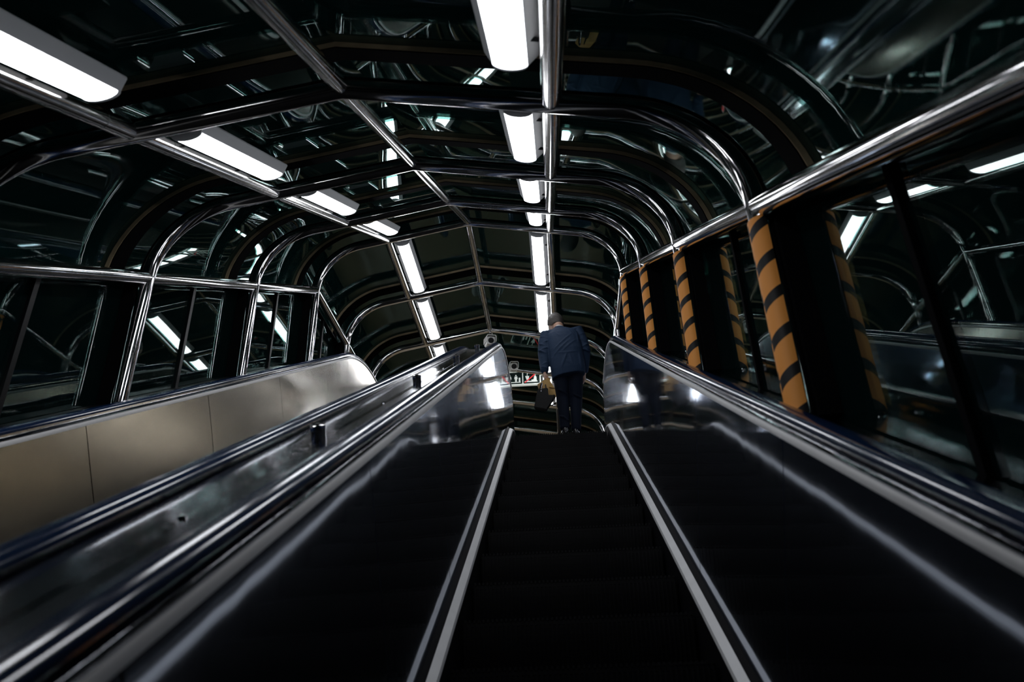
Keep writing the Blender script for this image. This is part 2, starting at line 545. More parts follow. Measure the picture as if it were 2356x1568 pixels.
# ------------------------------------------------------------------ escalators
RB, LH, VC, TA = 2.8, 0.55, -0.835, 8.2
T_START = -2.2
def path(tips=True, n_arc=16, n_semi=14):
    """baseline through the camera height: (y, z, ny, nz)"""
    out = []
    for k in range(12):
        t = T_START + (TA - T_START) * k / 11
        out.append((t * C30, t * S30, -S30, C30))
    cy, cz = TA * C30 + RB * S30, TA * S30 - RB * C30
    for k in range(1, n_arc + 1):
        ph = math.radians(30) * (1 - k / n_arc)
        out.append((cy - RB * math.sin(ph), cz + RB * math.cos(ph), -math.sin(ph), math.cos(ph)))
    ye, ze = cy + LH, cz + RB
    out.append((ye, ze, 0, 1))
    if tips:
        for k in range(1, n_semi + 1):
            th = PI * k / n_semi
            out.append((ye + 0.835 * math.sin(th), ze + VC + 0.835 * math.cos(th), math.sin(th), math.cos(th)))
    return out
P_FULL, P_OPEN = path(True), path(False)
Y_END, Z_END = P_OPEN[-1][0], P_OPEN[-1][1] + CZ
def swept(pth, prof, x0, side, dv=0.0):
    return [[Vector((x0 + side * u, y + (v + dv) * ny, CZ + z + (v + dv) * nz)) for u, v in prof] for y, z, ny, nz in pth]
def sub_path(t0, t1, n=8):
    return [((t0 + (t1 - t0) * k / n) * C30, (t0 + (t1 - t0) * k / n) * S30, -S30, C30) for k in range(n + 1)]

def handrail_profile():
    pr = [(0.602, -0.357), (0.601, -0.349), (0.607, -0.340), (0.620, -0.335), (0.640, -0.333), (0.660, -0.335), (0.673, -0.340), (0.679, -0.349), (0.678, -0.357), (0.668, -0.360), (0.612, -0.360)]
    return pr
step_mesh = None
def make_step_mesh():
    bm = new()
    W_ = 0.50
    box(bm, (-W_, 0.01, -0.03), (W_, 0.41, -0.012))
    n = 50
    for k in range(n):                              # tread ribs
        x = -W_ + (k + 0.5) * 2 * W_ / n
        box(bm, (x - 0.0045, 0.0, -0.0125), (x + 0.0045, 0.408, 0.0))
    m_ = 8                                          # curved, ribbed riser
    def ry(q): return 0.012 + 0.045 * q * q
    sec = []
    for k in range(m_ + 1):
        q = k / m_
        sec.append((ry(q), -0.012 - 0.24 * q))
    sweep(bm, [[Vector((x, yy, zz)) for yy, zz in sec] + [Vector((x, yy + 0.015, zz)) for yy, zz in reversed(sec)] for x in (-W_, W_)])
    for k in range(n):
        x = -W_ + (k + 0.5) * 2 * W_ / n
        sweep(bm, [[Vector((xx, yy, zz)) for yy, zz in sec] + [Vector((xx, yy - 0.008, zz)) for yy, zz in reversed(sec)] for xx in (x - 0.0045, x + 0.0045)])
    return bm

def nose(y, dv):
    """height of the step nose line at y"""
    v = -1.345 + dv
    ya = TA * C30 - v * S30 * 1.0 + 0.0
    ya = TA * C30 + v * -S30
    za = TA * S30 + v * C30
    r = RB + v
    if y <= ya: return CZ + za - (ya - y) * T30
    q = (y - ya) / r
    sp = 0.5 - q
    if sp <= 0: return CZ + za + r * (1 - C30)
    return CZ + za + r * (math.sqrt(1 - sp * sp) - C30)

def escalator(x0, label, brushed, dv):
    t = thing('escalator', label, 'escalator', (x0, 3.0, nose(3.0, dv)))
    pm = BRUSH if brushed else STEELP
    for s in (-1, 1):
        bm = new(); sweep(bm, swept(P_FULL, handrail_profile(), x0, s, dv))
        hr = obj('handrail', bm, RUBBER, t)
        # guide under the handrail
        bm = new(); sweep(bm, swept(P_FULL, [(0.616, -0.360), (0.616, -0.372), (0.664, -0.372), (0.664, -0.360)], x0, s, dv))
        obj('handrail_guide', bm, CHROME2, t)
        # inner decking: two stepped polished mouldings
        pr = [(0.588, -0.388), (0.588, -0.379), (0.597, -0.373), (0.616, -0.369), (0.664, -0.369), (0.690, -0.373), (0.690, -0.40), (0.640, -0.402)]
        bm = new(); sweep(bm, swept(P_FULL, pr, x0, s, dv))
        obj('top_moulding', bm, DARKCH, t)
        bm = new(); sweep(bm, swept(P_OPEN, [(0.579, -0.401), (0.579, -0.388), (0.584, -0.382), (0.600, -0.382), (0.600, -0.401)], x0, s, dv))
        obj('panel_trim', bm, ALU, t)
        # polished balustrade panels with open seams
        tt = T_START
        L = 1.3
        seams = []
        off = 0.8
        edges = [T_START] + [TA - off - L * k for k in range(8, -1, -1) if TA - off - L * k > T_START] + [TA - 0.0]
        for a, b in zip(edges, edges[1:]):
            bm = new(); sweep(bm, swept(sub_path(a + 0.0035, b - 0.0035, 4), [(0.588, -0.401), (0.603, -0.401), (0.584, -1.25), (0.569, -1.25)], x0, s, dv))
            obj('balustrade_panel', bm, pm, t)
        bm = new(); sweep(bm, swept([p for p in P_OPEN if p[0] >= TA * C30 - 0.001], [(0.588, -0.401), (0.603, -0.401), (0.584, -1.25), (0.569, -1.25)], x0, s, dv))
        obj('balustrade_panel', bm, pm, t)
        # rounded newel end
        ring = []
        for k in range(25):
            th = PI * k / 24
            ring.append((Y_END + 0.004 + 0.39 * math.sin(th), Z_END + dv + VC + 0.39 * math.cos(th)))
        bm = new()
        sweep(bm, [[Vector((x0 + s * xx, yy, zz)) for yy, zz in ring] for xx in (0.590, 0.606)])
        obj('newel_panel', bm, pm, t, ang=0.5)
        # dark inner ledge, bright strip, black skirt
        bm = new(); sweep(bm, swept(P_OPEN, [(0.618, -1.247), (0.578, -1.247), (0.545, -1.276), (0.545, -1.30), (0.618, -1.30)], x0, s, dv))
        obj('inner_ledge', bm, BLACKSK, t)
        bm = new(); sweep(bm, swept(P_OPEN, [(0.584, -1.253), (0.570, -1.253), (0.570, -1.250), (0.584, -1.250)], x0, s, dv))
        obj('panel_bead', bm, DARKST, t)
        bm = new(); sweep(bm, swept(P_OPEN, [(0.546, -1.268), (0.514, -1.284), (0.510, -1.300), (0.546, -1.30)], x0, s, dv))
        obj('skirt_strip', bm, ALU, t)
        bm = new(); sweep(bm, swept(P_OPEN, [(0.512, -1.30), (0.540, -1.30), (0.540, -1.62), (0.512, -1.62)], x0, s, dv))
        obj('skirt_panel', bm, BLACKSK, t)
    global step_mesh
    y = 7.96
    while y > T_START * C30 + 0.6: y -= 0.4
    first = True
    while y < 8.8:
        if step_mesh is None:
            o = obj('step', make_step_mesh(), STEPM, None, smooth=False)
            step_mesh = o.data
        else:
            o = bpy.data.objects.new('step', step_mesh); C.objects.link(o)
        o.location = (x0, y, nose(y, dv))
        put(o, t)
        y += 0.4
    # comb plate on the landing
    bm = new(); zt = nose(9.5, dv)
    box(bm, (x0 - 0.50, y + 0.02, zt - 0.02), (x0 + 0.50, Y_END + 0.42, zt + 0.004))
    obj('comb_plate', bm, DECKST, t, smooth=False)
    return t
X_OUR, X_LEFT = 0.045, -1.60
escalator(X_OUR, 'right escalator carrying the man, with polished side panels and black steps', False, 0.0)
escalator(X_LEFT, 'left escalator with brushed satin steel side panels beyond the steel knobs', True, -0.02)

# decks
deck = thing('escalator_deck', 'sloping steel centre deck with a row of small steel knobs, between the two escalators', 'deck', (-0.775, 3.0, nose(3, 0)))
for u0_, u1_, v_ in ((-0.905, -0.780, -0.385), (-0.770, -0.650, -0.383)):
    bm = new(); sweep(bm, swept(P_OPEN, [(u0_, v_), (u1_, v_ - 0.004), (u1_, v_ - 0.03), (u0_, v_ - 0.03)], 0, 1, -0.005))
    obj('deck_plate', bm, DECKST, deck)
bm = new(); sweep(bm, swept(P_OPEN, [(-0.788, -0.400), (-0.762, -0.400), (-0.762, -0.388), (-0.788, -0.388)], 0, 1))
obj('seam_strip', bm, DARKCH, deck)
for k, t in enumerate((-1.3, 0.6, 2.5, 4.4, 6.28, 8.1)):
    bm = new()
    n_ = Vector((0, -S30, C30))
    c = Vector((-0.780, t * C30, CZ + t * S30))
    pts = [c + n_ * v for v in (-0.395, -0.365, -0.346, -0.340, -0.338)]
    tube(bm, pts, [0.024, 0.024, 0.026, 0.025, 0.018], 20)
    kn = obj('anti_slide_knob', bm, CHROME, deck)
    bm = new(); tube(bm, [c + n_ * -0.339, c + n_ * -0.333], [0.010, 0.007], 12)
    obj('cap_screw', bm, DARKST, kn)
for t in (1.55, 3.5, 5.5):
    bm = new()
    c = Vector((-0.780, t * C30, CZ + t * S30))
    tube(bm, [c + Vector((0, -S30, C30)) * -0.394, c + Vector((0, -S30, C30)) * -0.382], [0.012, 0.008], 12)
    obj('deck_screw', bm, CHROME, deck)
for xa, xb, lab in ((0.74, XR + XE + 0.092, 'narrow steel side deck under the orange striped posts on the right'), (XR - XE - 0.092, -2.31, 'narrow dark steel side deck under the left wall posts')):
    bm = new(); sweep(bm, swept([p for p in P_OPEN if p[0] <= YK + 0.0], [(xa, -0.392), (xb, -0.405), (xb, -0.45), (xa, -0.45)], 0, 1, -0.005))
    o = obj('side_deck', bm, DECKST if xa > 0 else DARKST)
    tag(o, lab, 'deck', 'side decks')

# ------------------------------------------------------------------ floors and end wall
bm = new(); box(bm, (XR - XE - 0.15, 8.95, FLOOR_TOP - 0.2), (XR + XE + 0.15, YK + SPF * N_FLAT + 0.2, FLOOR_TOP - 0.012))
struct('floor', bm, STONE, 'unseen upper landing floor, tan added for warm reflections', smooth=False)
bm = new(); box(bm, (-9, -8, -0.1), (9, 22, 0))
struct('ground', bm, CONCRETE, 'dark ground far below the tunnel', smooth=False)
bm = new(); yw = YK + SPF * N_FLAT
box(bm, (XR - XE - 0.15, yw + 0.06, FLOOR_TOP - 0.012), (XR + XE + 0.15, yw + 0.2, roof_z(yw) + HR + 0.2))
struct('wall_back', bm, HALL, 'dark end wall of the level stretch', smooth=False)
for s, nm in ((-1, 'wall_left'), (1, 'wall_right')):   # outer cladding of the escalator truss
    bm = new()
    x1, x2 = XR + s * (XE + 0.10), XR + s * (XE + 0.14)
    ya, yb = ys_all[0], YK
    sweep(bm, [[Vector((min(x1, x2), y, max(0, CZ + T30 * y - 2.4))), Vector((max(x1, x2), y, max(0, CZ + T30 * y - 2.4))),
                Vector((max(x1, x2), y, CZ + T30 * y + DECK_H - 0.05)), Vector((min(x1, x2), y, CZ + T30 * y + DECK_H - 0.05))] for y in (ya, yb)])
    struct(nm, bm, DARKST, 'dark cladding below the wall glass', smooth=False)

# ------------------------------------------------------------------ sign, cameras, sticker
def plate(bm, pts2, y, x0, z0, th=0.002, sx=1.0, sz=1.0):
    a = [Vector((x0 + u * sx, y, z0 + v * sz)) for u, v in pts2]
    sweep(bm, [[p for p in a], [p + Vector((0, -th, 0)) for p in a]])
def disc(cx, cz, rx, rz=None, n=16):
    rz = rz or rx
    return [(cx + rx * math.cos(2 * PI * k / n), cz + rz * math.sin(2 * PI * k / n)) for k in range(n)]
def rrect(x0, z0, x1, z1, r=0.012):
    out = []
    for cx, cz, a0 in ((x1 - r, z1 - r, 0), (x0 + r, z1 - r, 90), (x0 + r, z0 + r, 180), (x1 - r, z0 + r, 270)):
        for k in range(5):
            a = math.radians(a0 + 22.5 * k)
            out.append((cx + r * math.cos(a), cz + r * math.sin(a)))
    return out
YS = YK + 3 * SPF + 0.02
SX0, SX1, SZ0, SZ1 = -0.742, -0.192, 8.205, 8.432
sg = thing('pictogram_sign', 'white framed hanging sign with two dark pictogram panels, left of the man', 'sign', ((SX0 + SX1) / 2, YS, SZ0))
bm = new(); box(bm, (SX0, YS - 0.03, SZ0), (SX1, YS + 0.03, SZ1))
bmesh.ops.bevel(bm, geom=list(bm.edges), offset=0.004, segments=2, affect='EDGES')
obj('sign_case', bm, SIGNW, sg, smooth=False)
mid = (SX0 + SX1) / 2
for x0_, x1_ in ((SX0 + 0.016, mid - 0.008), (mid + 0.008, SX1 - 0.016)):
    bm = new(); plate(bm, rrect(x0_, SZ0 + 0.018, x1_, SZ1 - 0.018, 0.014), YS - 0.0305, 0, 0, 0.003)
    obj('sign_panel', bm, SIGNBG, sg, smooth=False)
def figure(bm, cx, cz, h, y):
    plate(bm, disc(cx, cz + 0.90 * h, 0.09 * h), y, 0, 0)
    plate(bm, [(cx - .17 * h, cz + .76 * h), (cx + .17 * h, cz + .76 * h), (cx + .22 * h, cz + .40 * h), (cx + .14 * h, cz + .38 * h), (cx + .13 * h, cz + .6 * h),
               (cx + .12 * h, cz), (cx + .02 * h, cz), (cx, cz + .36 * h), (cx - .02 * h, cz), (cx - .12 * h, cz), (cx - .13 * h, cz + .6 * h), (cx - .14 * h, cz + .38 * h), (cx - .22 * h, cz + .40 * h)], y, 0, 0)
yb_ = YS - 0.0336
bm = new()
bx = SX0 + 0.016
figure(bm, bx + 0.06, SZ0 + 0.052, 0.12, yb_)
figure(bm, bx + 0.155, SZ0 + 0.052, 0.12, yb_)
plate(bm, [(bx + 0.02, SZ0 + 0.038), (bx + 0.225, SZ0 + 0.038), (bx + 0.225, SZ0 + 0.050), (bx + 0.02, SZ0 + 0.050)], yb_, 0, 0)
plate(bm, rrect(bx + 0.197, SZ0 + 0.05, bx + 0.222, SZ0 + 0.12, 0.004), yb_, 0, 0)
obj('pictogram', bm, SIGNW, sg, smooth=False)
bm = new()
bx = mid + 0.008
plate(bm, [(bx + 0.03, SZ0 + 0.142), (bx + 0.092, SZ0 + 0.142), (bx + 0.078, SZ0 + 0.062), (bx + 0.056, SZ0 + 0.062)], yb_, 0, 0)      # tumbler-like cup and straw
plate(bm, [(bx + 0.058, SZ0 + 0.142), (bx + 0.066, SZ0 + 0.142), (bx + 0.066, SZ0 + 0.172), (bx + 0.075, SZ0 + 0.180), (bx + 0.066, SZ0 + 0.186), (bx + 0.058, SZ0 + 0.178)], yb_, 0, 0)
plate(bm, [(bx + 0.205, SZ0 + 0.060), (bx + 0.130, SZ0 + 0.060), (bx + 0.120, SZ0 + 0.072), (bx + 0.160, SZ0 + 0.084), (bx + 0.165, SZ0 + 0.130), (bx + 0.185, SZ0 + 0.156), (bx + 0.203, SZ0 + 0.118)], yb_, 0, 0)
plate(bm, disc(bx + 0.186, SZ0 + 0.168, 0.012), yb_, 0, 0)
plate(bm, [(bx + 0.02, SZ0 + 0.040), (bx + 0.215, SZ0 + 0.040), (bx + 0.215, SZ0 + 0.058), (bx + 0.02, SZ0 + 0.058)], yb_, 0, 0)
obj('pictogram', bm, SIGNW, sg, smooth=False)
bm = new()
plate(bm, [(bx + 0.012, SZ0 + 0.034), (bx + 0.032, SZ0 + 0.030), (bx + 0.222, SZ0 + 0.190), (bx + 0.208, SZ0 + 0.200)], yb_ - 0.0022, 0, 0)
obj('red_slash', bm, SIGNR, sg, smooth=False)
for xx in (SX0 + 0.10, SX1 - 0.06):
    bm = new()
    zt = roof_z(YS) + HR - SL * abs(xx - XR) if abs(xx - XR) < A_ else roof_z(YS) + HP
    tube(bm, [(xx, YS, SZ1 - 0.005), (xx, YS, zt - 0.02)], 0.008, 10)
    obj('hanger_rod', bm, CHROME2, sg)
    bm = new(); box(bm, (xx - 0.03, YS - 0.02, SZ1 - 0.002), (xx + 0.03, YS + 0.02, SZ1 + 0.022))
    obj('hanger_clamp', bm, CHROME2, sg, smooth=False)

xs = X_OUR - 0.598
st = thing('warning_sticker', 'small white and red warning sticker on the end of the left steel side panel', 'sticker', (xs + 0.012, 8.96, 7.33))
bm = new(); box(bm, (xs + 0.001, 8.90, 7.33), (xs + 0.004, 9.02, 7.50))
obj('sticker_sheet', bm, WHITEPL, st, smooth=False)
bm = new(); box(bm, (xs + 0.004, 8.905, 7.44), (xs + 0.0055, 9.015, 7.485))
obj('red_band', bm, SIGNR, st, smooth=False)  # band glows through its material, though a sticker is no lamp

def cctv(loc, aim, label, anchor):
    t = thing('security_camera', label, 'camera', loc)
    c = Vector(loc); d = Vector(aim).normalized()
    sd = d.cross(Vector((0, 0, 1))).normalized(); uu = sd.cross(d)
    def ring(o, wx, hz, p=0.45): return ellip(c + d * o, sd * wx, uu * hz, 20, p)
    bm = new(); sweep(bm, [ring(-0.13, 0.045, 0.045), ring(-0.11, 0.055, 0.055), ring(0.10, 0.058, 0.058), ring(0.115, 0.052, 0.052)])
    obj('housing', bm, WHITEPL, t)
    bm = new()                                       # sun hood
    sec = []
    for o_ in (-0.12, 0.155):
        sec.append([c + d * o_ + sd * a + uu * b for a, b in ((-0.066, -0.02), (-0.066, 0.058), (-0.05, 0.072), (0.05, 0.072), (0.066, 0.058), (0.066, -0.02), (0.060, -0.02), (0.060, 0.054), (0.047, 0.066), (-0.047, 0.066), (-0.060, 0.054), (-0.060, -0.02))])
    sweep(bm, sec); obj('sun_hood', bm, WHITEPL, t)
    bm = new(); tube(bm, [c + d * 0.112, c + d * 0.125], [0.042, 0.036], 20); obj('lens', bm, BLACKPL, t)
    a = Vector(anchor)
    bm = new(); tube(bm, [c - d * 0.03 + uu * (0.07 if a.z > c.z else -0.05), Vector((c.x, c.y, (c.z + a.z) / 2)) + Vector((a.x - c.x, a.y - c.y, 0)) * .5, a], 0.018, 12)
    obj('bracket', bm, CHROME2 if a.z > c.z else WHITEPL, t)
    bm = new(); bmesh.ops.create_uvsphere(bm, u_segments=16, v_segments=10, radius=0.036, matrix=Matrix.Translation(a.lerp(c, 0.35)))
    obj('swivel', bm, CHROME2, t)
    return t
y7 = YK + 2 * SPF
cctv((-0.845, y7 - 0.12, roof_z(y7) + HR - 0.27), (0.25, -0.9, -0.25), 'white security camera hanging under the peak of an arch, above the steel newel', (XR, y7, roof_z(y7) + HR - 0.04))
y8 = YK + 3 * SPF
cctv((-0.590, y8 - 0.24, 8.395), (0.12, -0.9, -0.28), 'white security camera with black lens beside the pictogram sign', (-0.60, y8, roof_z(y8) + HR - SL * 0.25 - 0.03))

# ------------------------------------------------------------------ the man
def lerp(a, b, t): return a + (b - a) * t
man = thing('person', 'man in a navy suit seen from behind, head bowed, carrying two bags', 'person', (0.18, 8.12, nose(7.96, 0)))
Vx, Vy, Vz = Vector((1, 0, 0)), Vector((0, 1, 0)), Vector((0, 0, 1))
FZ = nose(7.96, 0)
def limb(bm, pts, rs, seg=16, flat=1.0):
    """tapering closed limb through pts; flat squeezes front to back"""
    pts = [Vector(p) for p in pts]
    rings = []
    fr = frames(pts, Vector((0.3, 1, 0.1)))
    for p, (t, u, v), r in zip(pts, fr, rs):
        rings.append(ellip(p, u * r * flat, v * r, seg))
    t0, t1 = fr[0][0], fr[-1][0]
    rings = [ellip(pts[0] - t0 * rs[0] * .6, fr[0][1] * rs[0] * .5, fr[0][2] * rs[0] * .5, seg)] + rings + [ellip(pts[-1] + t1 * rs[-1] * .6, fr[-1][1] * rs[-1] * .5, fr[-1][2] * rs[-1] * .5, seg)]
    sweep(bm, rings)
J = dict(
    ankL=(0.098, 8.065, FZ + 0.10), ankR=(0.220, 8.125, FZ + 0.10), knL=(0.095, 8.13, FZ + 0.47), knR=(0.246, 8.16, FZ + 0.47),
    hipL=(0.085, 8.09, FZ + 0.86), hipR=(0.256, 8.09, FZ + 0.86), pel=(0.172, 8.08, FZ + 0.93), waist=(0.166, 8.10, FZ + 1.06), chest=(0.148, 8.17, FZ + 1.24),
    shou=(0.131, 8.24, FZ + 1.39), neck=(0.100, 8.30, FZ + 1.48), head=(0.066, 8.40, FZ + 1.595),
    shL=(-0.060, 8.235, FZ + 1.345), shR=(0.332, 8.235, FZ + 1.385), elL=(-0.108, 8.12, FZ + 1.045), elR=(0.392, 8.15, FZ + 1.07),
    wrL=(-0.094, 8.035, FZ + 0.765), wrR=(0.366, 8.24, FZ + 0.83))
J = {k: Vector(v) for k, v in J.items()}
# body: one continuous skin surface
bm = new()
limb(bm, [J['hipL'], J['knL'], J['ankL']], [0.078, 0.052, 0.036])
limb(bm, [J['hipR'], J['knR'], J['ankR']], [0.078, 0.052, 0.036])
limb(bm, [J['ankL'] + Vz * -0.03, J['ankL'] + Vector((-0.015, 0.13, -0.065))], [0.032, 0.030])
limb(bm, [J['ankR'] + Vz * -0.03, J['ankR'] + Vector((0.02, 0.13, -0.065))], [0.032, 0.030])
sweep(bm, [ellip(J['pel'] - Vz * .12, Vx * .06, Vy * .05), ellip(J['pel'] - Vz * .06, Vx * .14, Vy * .09), ellip(J['pel'], Vx * .15, Vy * .10), ellip(J['waist'], Vx * .13, Vy * .085), ellip(J['chest'], Vx * .145, Vy * .095),
           ellip(J['shou'] - Vz * .06, Vx * .15, Vy * .08), ellip(J['shou'], Vx * .10, Vy * .065), ellip(J['neck'] - Vz * .02, Vx * .058, Vy * .055)])
limb(bm, [J['shou'] + Vector((-.05, 0, -.03)), J['shL'], J['elL'], J['wrL']], [0.05, 0.050, 0.038, 0.026])
limb(bm, [J['shou'] + Vector((.05, 0, -.03)), J['shR'], J['elR'], J['wrR']], [0.05, 0.050, 0.038, 0.026])
hd = J['head']
HS = 1.20
fd = Vector((-0.12, 0.80, -0.58)).normalized()       # the way the face points: down and ahead
hup = (Vector((-0.05, 0.35, 1)) - fd * Vector((-0.05, 0.35, 1)).dot(fd)).normalized()
hsd = fd.cross(hup).normalized()
limb(bm, [J['neck'] - Vz * .06, J['neck'] + Vz * .02, hd - hup * .05 - fd * .01], [0.064, 0.062, 0.064])
sweep(bm, [ellip(hd + hup * z * HS, hsd * a * HS, fd * b * HS) for z, a, b in ((-.115, .03, .03), (-.105, .045, .06), (-.06, .062, .083), (0, .074, .095), (.05, .077, .098), (.085, .066, .083), (.108, .04, .05), (.116, .012, .015))])
limb(bm, [hd + fd * .085 + hup * .01, hd + fd * .112 - hup * .025], [0.012, 0.016])                    # nose
limb(bm, [hd + fd * .075 - hup * .062 - hsd * .02, hd + fd * .075 - hup * .062 + hsd * .02], [0.011, 0.011])   # lips
limb(bm, [hd + fd * .06 - hup * .105, hd + fd * .066 - hup * .10], [0.024, 0.022])                       # chin
for s in (-1, 1):                                    # ears, brows
    c = hd + hsd * s * .079 - fd * .005 - hup * .012
    sweep(bm, [ellip(c - hup * .034, hsd * .006, fd * .008), ellip(c - hup * .02, hsd * .010, fd * .014), ellip(c + hup * .01, hsd * .012, fd * .020), ellip(c + hup * .028, hsd * .008, fd * .012)])
    limb(bm, [hd + fd * .083 + hup * .028 + hsd * s * .014, hd + fd * .072 + hup * .030 + hsd * s * .045], [0.009, 0.008])
def hand(bm, wr, dirv, palm_n, thumb_side, curl, size=1.0):
    """palm, four bent fingers of unequal length and a thumb from the side of the palm"""
    d = dirv.normalized(); n = (palm_n - d * palm_n.dot(d)).normalized(); s = d.cross(n).normalized() * thumb_side
    sweep(bm, [ellip(wr + d * q, s * a, n * b, 14, 0.8) for q, a, b in ((-0.02, .022, .017), (0.01, .028, .017), (.045, .038, .016), (.082, .040, .014), (.095, .034, .011))])
    for k, (lat, ln) in enumerate(((.030, .070), (.010, .078), (-.010, .073), (-.029, .056))):
        p = wr + d * .082 + s * lat
        pts = [p]
        ang = 0
        for frac, dc in ((.46, curl[0]), (.30, curl[1]), (.24, curl[2])):
            ang += dc
            p = p + (d * math.cos(ang) + n * math.sin(ang)) * ln * frac * 1.05
            pts.append(p)
        limb(bm, pts, [.0092, .0088, .0080, .0072], 10)
    p0 = wr + d * .025 + s * .026
    limb(bm, [p0, p0 + d * .028 + s * .018 + n * .012, p0 + d * .052 + s * .016 + n * .028, p0 + d * .070 + s * .006 + n * .038], [.0125, .011, .0098, .008], 10)
hand(bm, J['wrL'], Vector((0.02, 0.05, -1)), Vector((1, 0.15, 0)), 1, (0.75, 1.15, 0.9))
hand(bm, J['wrR'], Vector((-0.10, 0.25, -1)), Vector((-1, 0.1, 0)), -1, (0.25, 0.35, 0.3))
remeshed('body', bm, SKIN, man, 0.0065, 3)
for s in (-1, 1):
    bm = new(); bmesh.ops.create_uvsphere(bm, u_segments=12, v_segments=8, radius=0.012, matrix=Matrix.Translation(hd + fd * .084 + hup * .012 + hsd * s * .031))
    obj('eye', bm, BLACKPL, man)
# hair: short, covers crown, back and sides down to the nape
bm = new()
seg = 40
rings = []
for k in range(15):
    q = k / 14
    zz = lerp(.124, -.105, q)
    ring = []
    for j in range(seg):
        a = 2 * PI * j / seg
        ca, sa = math.cos(a), math.sin(a)                  # sa>0 is the face side
        base = math.sqrt(max(0.0, 1 - ((zz - .028) / .100) ** 2)) if zz > .028 else 1.0
        lim = -.105 if sa < -.2 else lerp(-.085, .06, min(1, (sa + .2) / .8))
        z2 = max(zz, lim)
        shr = 1.0 if zz > -.02 else lerp(1.0, .70, (-.02 - zz) / .085)
        jit = 1 + 0.012 * math.sin(j * 5.3 + k * 2.1)
        ring.append(hd + hup * z2 * HS + hsd * ca * .0845 * base * shr * jit * HS * 0.985 + fd * sa * .1055 * HS * 0.965 * base * shr * jit - fd * .004)
    rings.append(ring)
sweep(bm, rings)
remeshed('hair', bm, HAIR, man, 0.006, 3)
# jacket: torso and both sleeves as one garment
bm = new()
RG = [((0.178, 8.075, FZ + 0.715), .192, .126, .16), ((0.176, 8.075, FZ + 0.80), .200, .132, .10), ((0.169, 8.085, FZ + 0.91), .203, .128, .05), ((0.164, 8.10, FZ + 1.06), .198, .120, .03),
    ((0.154, 8.14, FZ + 1.16), .200, .125, .03), ((0.146, 8.185, FZ + 1.26), .202, .128, .04), ((0.139, 8.215, FZ + 1.33), .196, .118, .05), ((0.133, 8.24, FZ + 1.385), .172, .098, .06),
    ((0.122, 8.262, FZ + 1.425), .118, .080, .05), ((0.110, 8.28, FZ + 1.455), .075, .068, .02), ((0.104, 8.29, FZ + 1.475), .060, .060, 0)]
sweep(bm, [ellip(Vector(c), Vector((1, 0, tz)).normalized() * a, Vy * b, 26, .85) for c, a, b, tz in RG])
def back(x, z):
    """point on the back of the jacket at x and height z above the step"""
    zz = FZ + z
    for (c0, a0, b0, _), (c1, a1, b1, _) in zip(RG, RG[1:]):
        if c0[2] <= zz <= c1[2]:
            q = (zz - c0[2]) / (c1[2] - c0[2])
            cx, cy, a_, b_ = (lerp(c0[0], c1[0], q), lerp(c0[1], c1[1], q), lerp(a0, a1, q), lerp(b0, b1, q))
            u = max(-.98, min(.98, (x - cx) / a_))
            return Vector((x, cy - b_ * (1 - abs(u) ** (2 / .85)) ** (.85 / 2), zz))
    return Vector((x, 8.0, zz))
limb(bm, [J['shou'] + Vector((-.09, -.01, -.035)), J['shL'], J['shL'].lerp(J['elL'], .5) + Vector((.002, 0, 0)), J['elL'] + Vector((.012, 0, 0)), J['elL'].lerp(J['wrL'], .55) + Vector((.006, 0, 0)), J['wrL'] + Vz * .02], [.070, .078, .075, .070, .058, .047])
limb(bm, [J['shou'] + Vector((.09, -.01, -.035)), J['shR'], J['shR'].lerp(J['elR'], .5) + Vector((.004, 0, 0)), J['elR'], J['elR'].lerp(J['wrR'], .55), J['wrR'] + Vz * .02], [.068, .075, .071, .065, .056, .047])
def fold(pts, r=0.015):
    pts = [Vector(p) for p in pts]
    n_ = len(pts)
    limb(bm, pts, [r * (.45 + .55 * math.sin(PI * (k + .6) / (n_ + .2))) for k in range(n_)], 10)
def bfold(x0_, z0_, x1_, z1_, r=0.015, sag=0.0, n_=7):
    fold([back(lerp(x0_, x1_, k / (n_ - 1)), lerp(z0_, z1_, k / (n_ - 1)) - sag * math.sin(PI * k / (n_ - 1))) + Vector((0, .006, 0)) for k in range(n_)], r)
# creases across the back, fanning down to the left hip, and the seat folds
bfold(0.27, 1.30, 0.02, 1.03, .014); bfold(0.22, 1.18, 0.00, 0.93, .014); bfold(0.31, 1.20, 0.10, 0.98, .013)
bfold(0.05, 0.985, 0.30, 1.000, .014, .015); bfold(0.17, 0.97, 0.10, 0.78, .017); bfold(0.20, 0.96, 0.235, 0.80, .013); bfold(0.31, 0.98, 0.325, 0.78, .017)
bfold(0.02, 0.96, 0.00, 0.76, .014); bfold(0.12, 0.90, 0.25, 0.79, .013); bfold(0.06, 1.30, 0.13, 1.20, .011); bfold(0.20, 1.38, 0.26, 1.24, .012); bfold(0.30, 1.34, 0.315, 1.12, .014)
def sfold(c, half, dz, r=.014):                       # a crease slanting across a sleeve
    fold([Vector(c) + Vector((-half, .012, dz)), Vector(c) + Vector((-half * .4, -.002, dz * .5)), Vector(c) + Vector((half * .4, -.002, -dz * .4)), Vector(c) + Vector((half, .014, -dz))], r)
sL = lambda q: J['shL'].lerp(J['elL'], q) + Vector((0, -.068, 0))
sR = lambda q: J['shR'].lerp(J['elR'], q) + Vector((0, -.064, 0))
for q, dz in ((.25, .02), (.50, -.03), (.68, .03), (.86, -.025), (1.02, .03)): sfold(sL(q), .05, dz)
for q, dz in ((.30, -.02), (.60, .03), (.85, -.03), (1.05, .02)): sfold(sR(q), .045, dz)
wq = lambda q: J['elL'].lerp(J['wrL'], q) + Vector((.004, -.052, 0))
for q, dz in ((.30, .02), (.62, -.02), (.82, .015)): sfold(wq(q), .036, dz, .011)
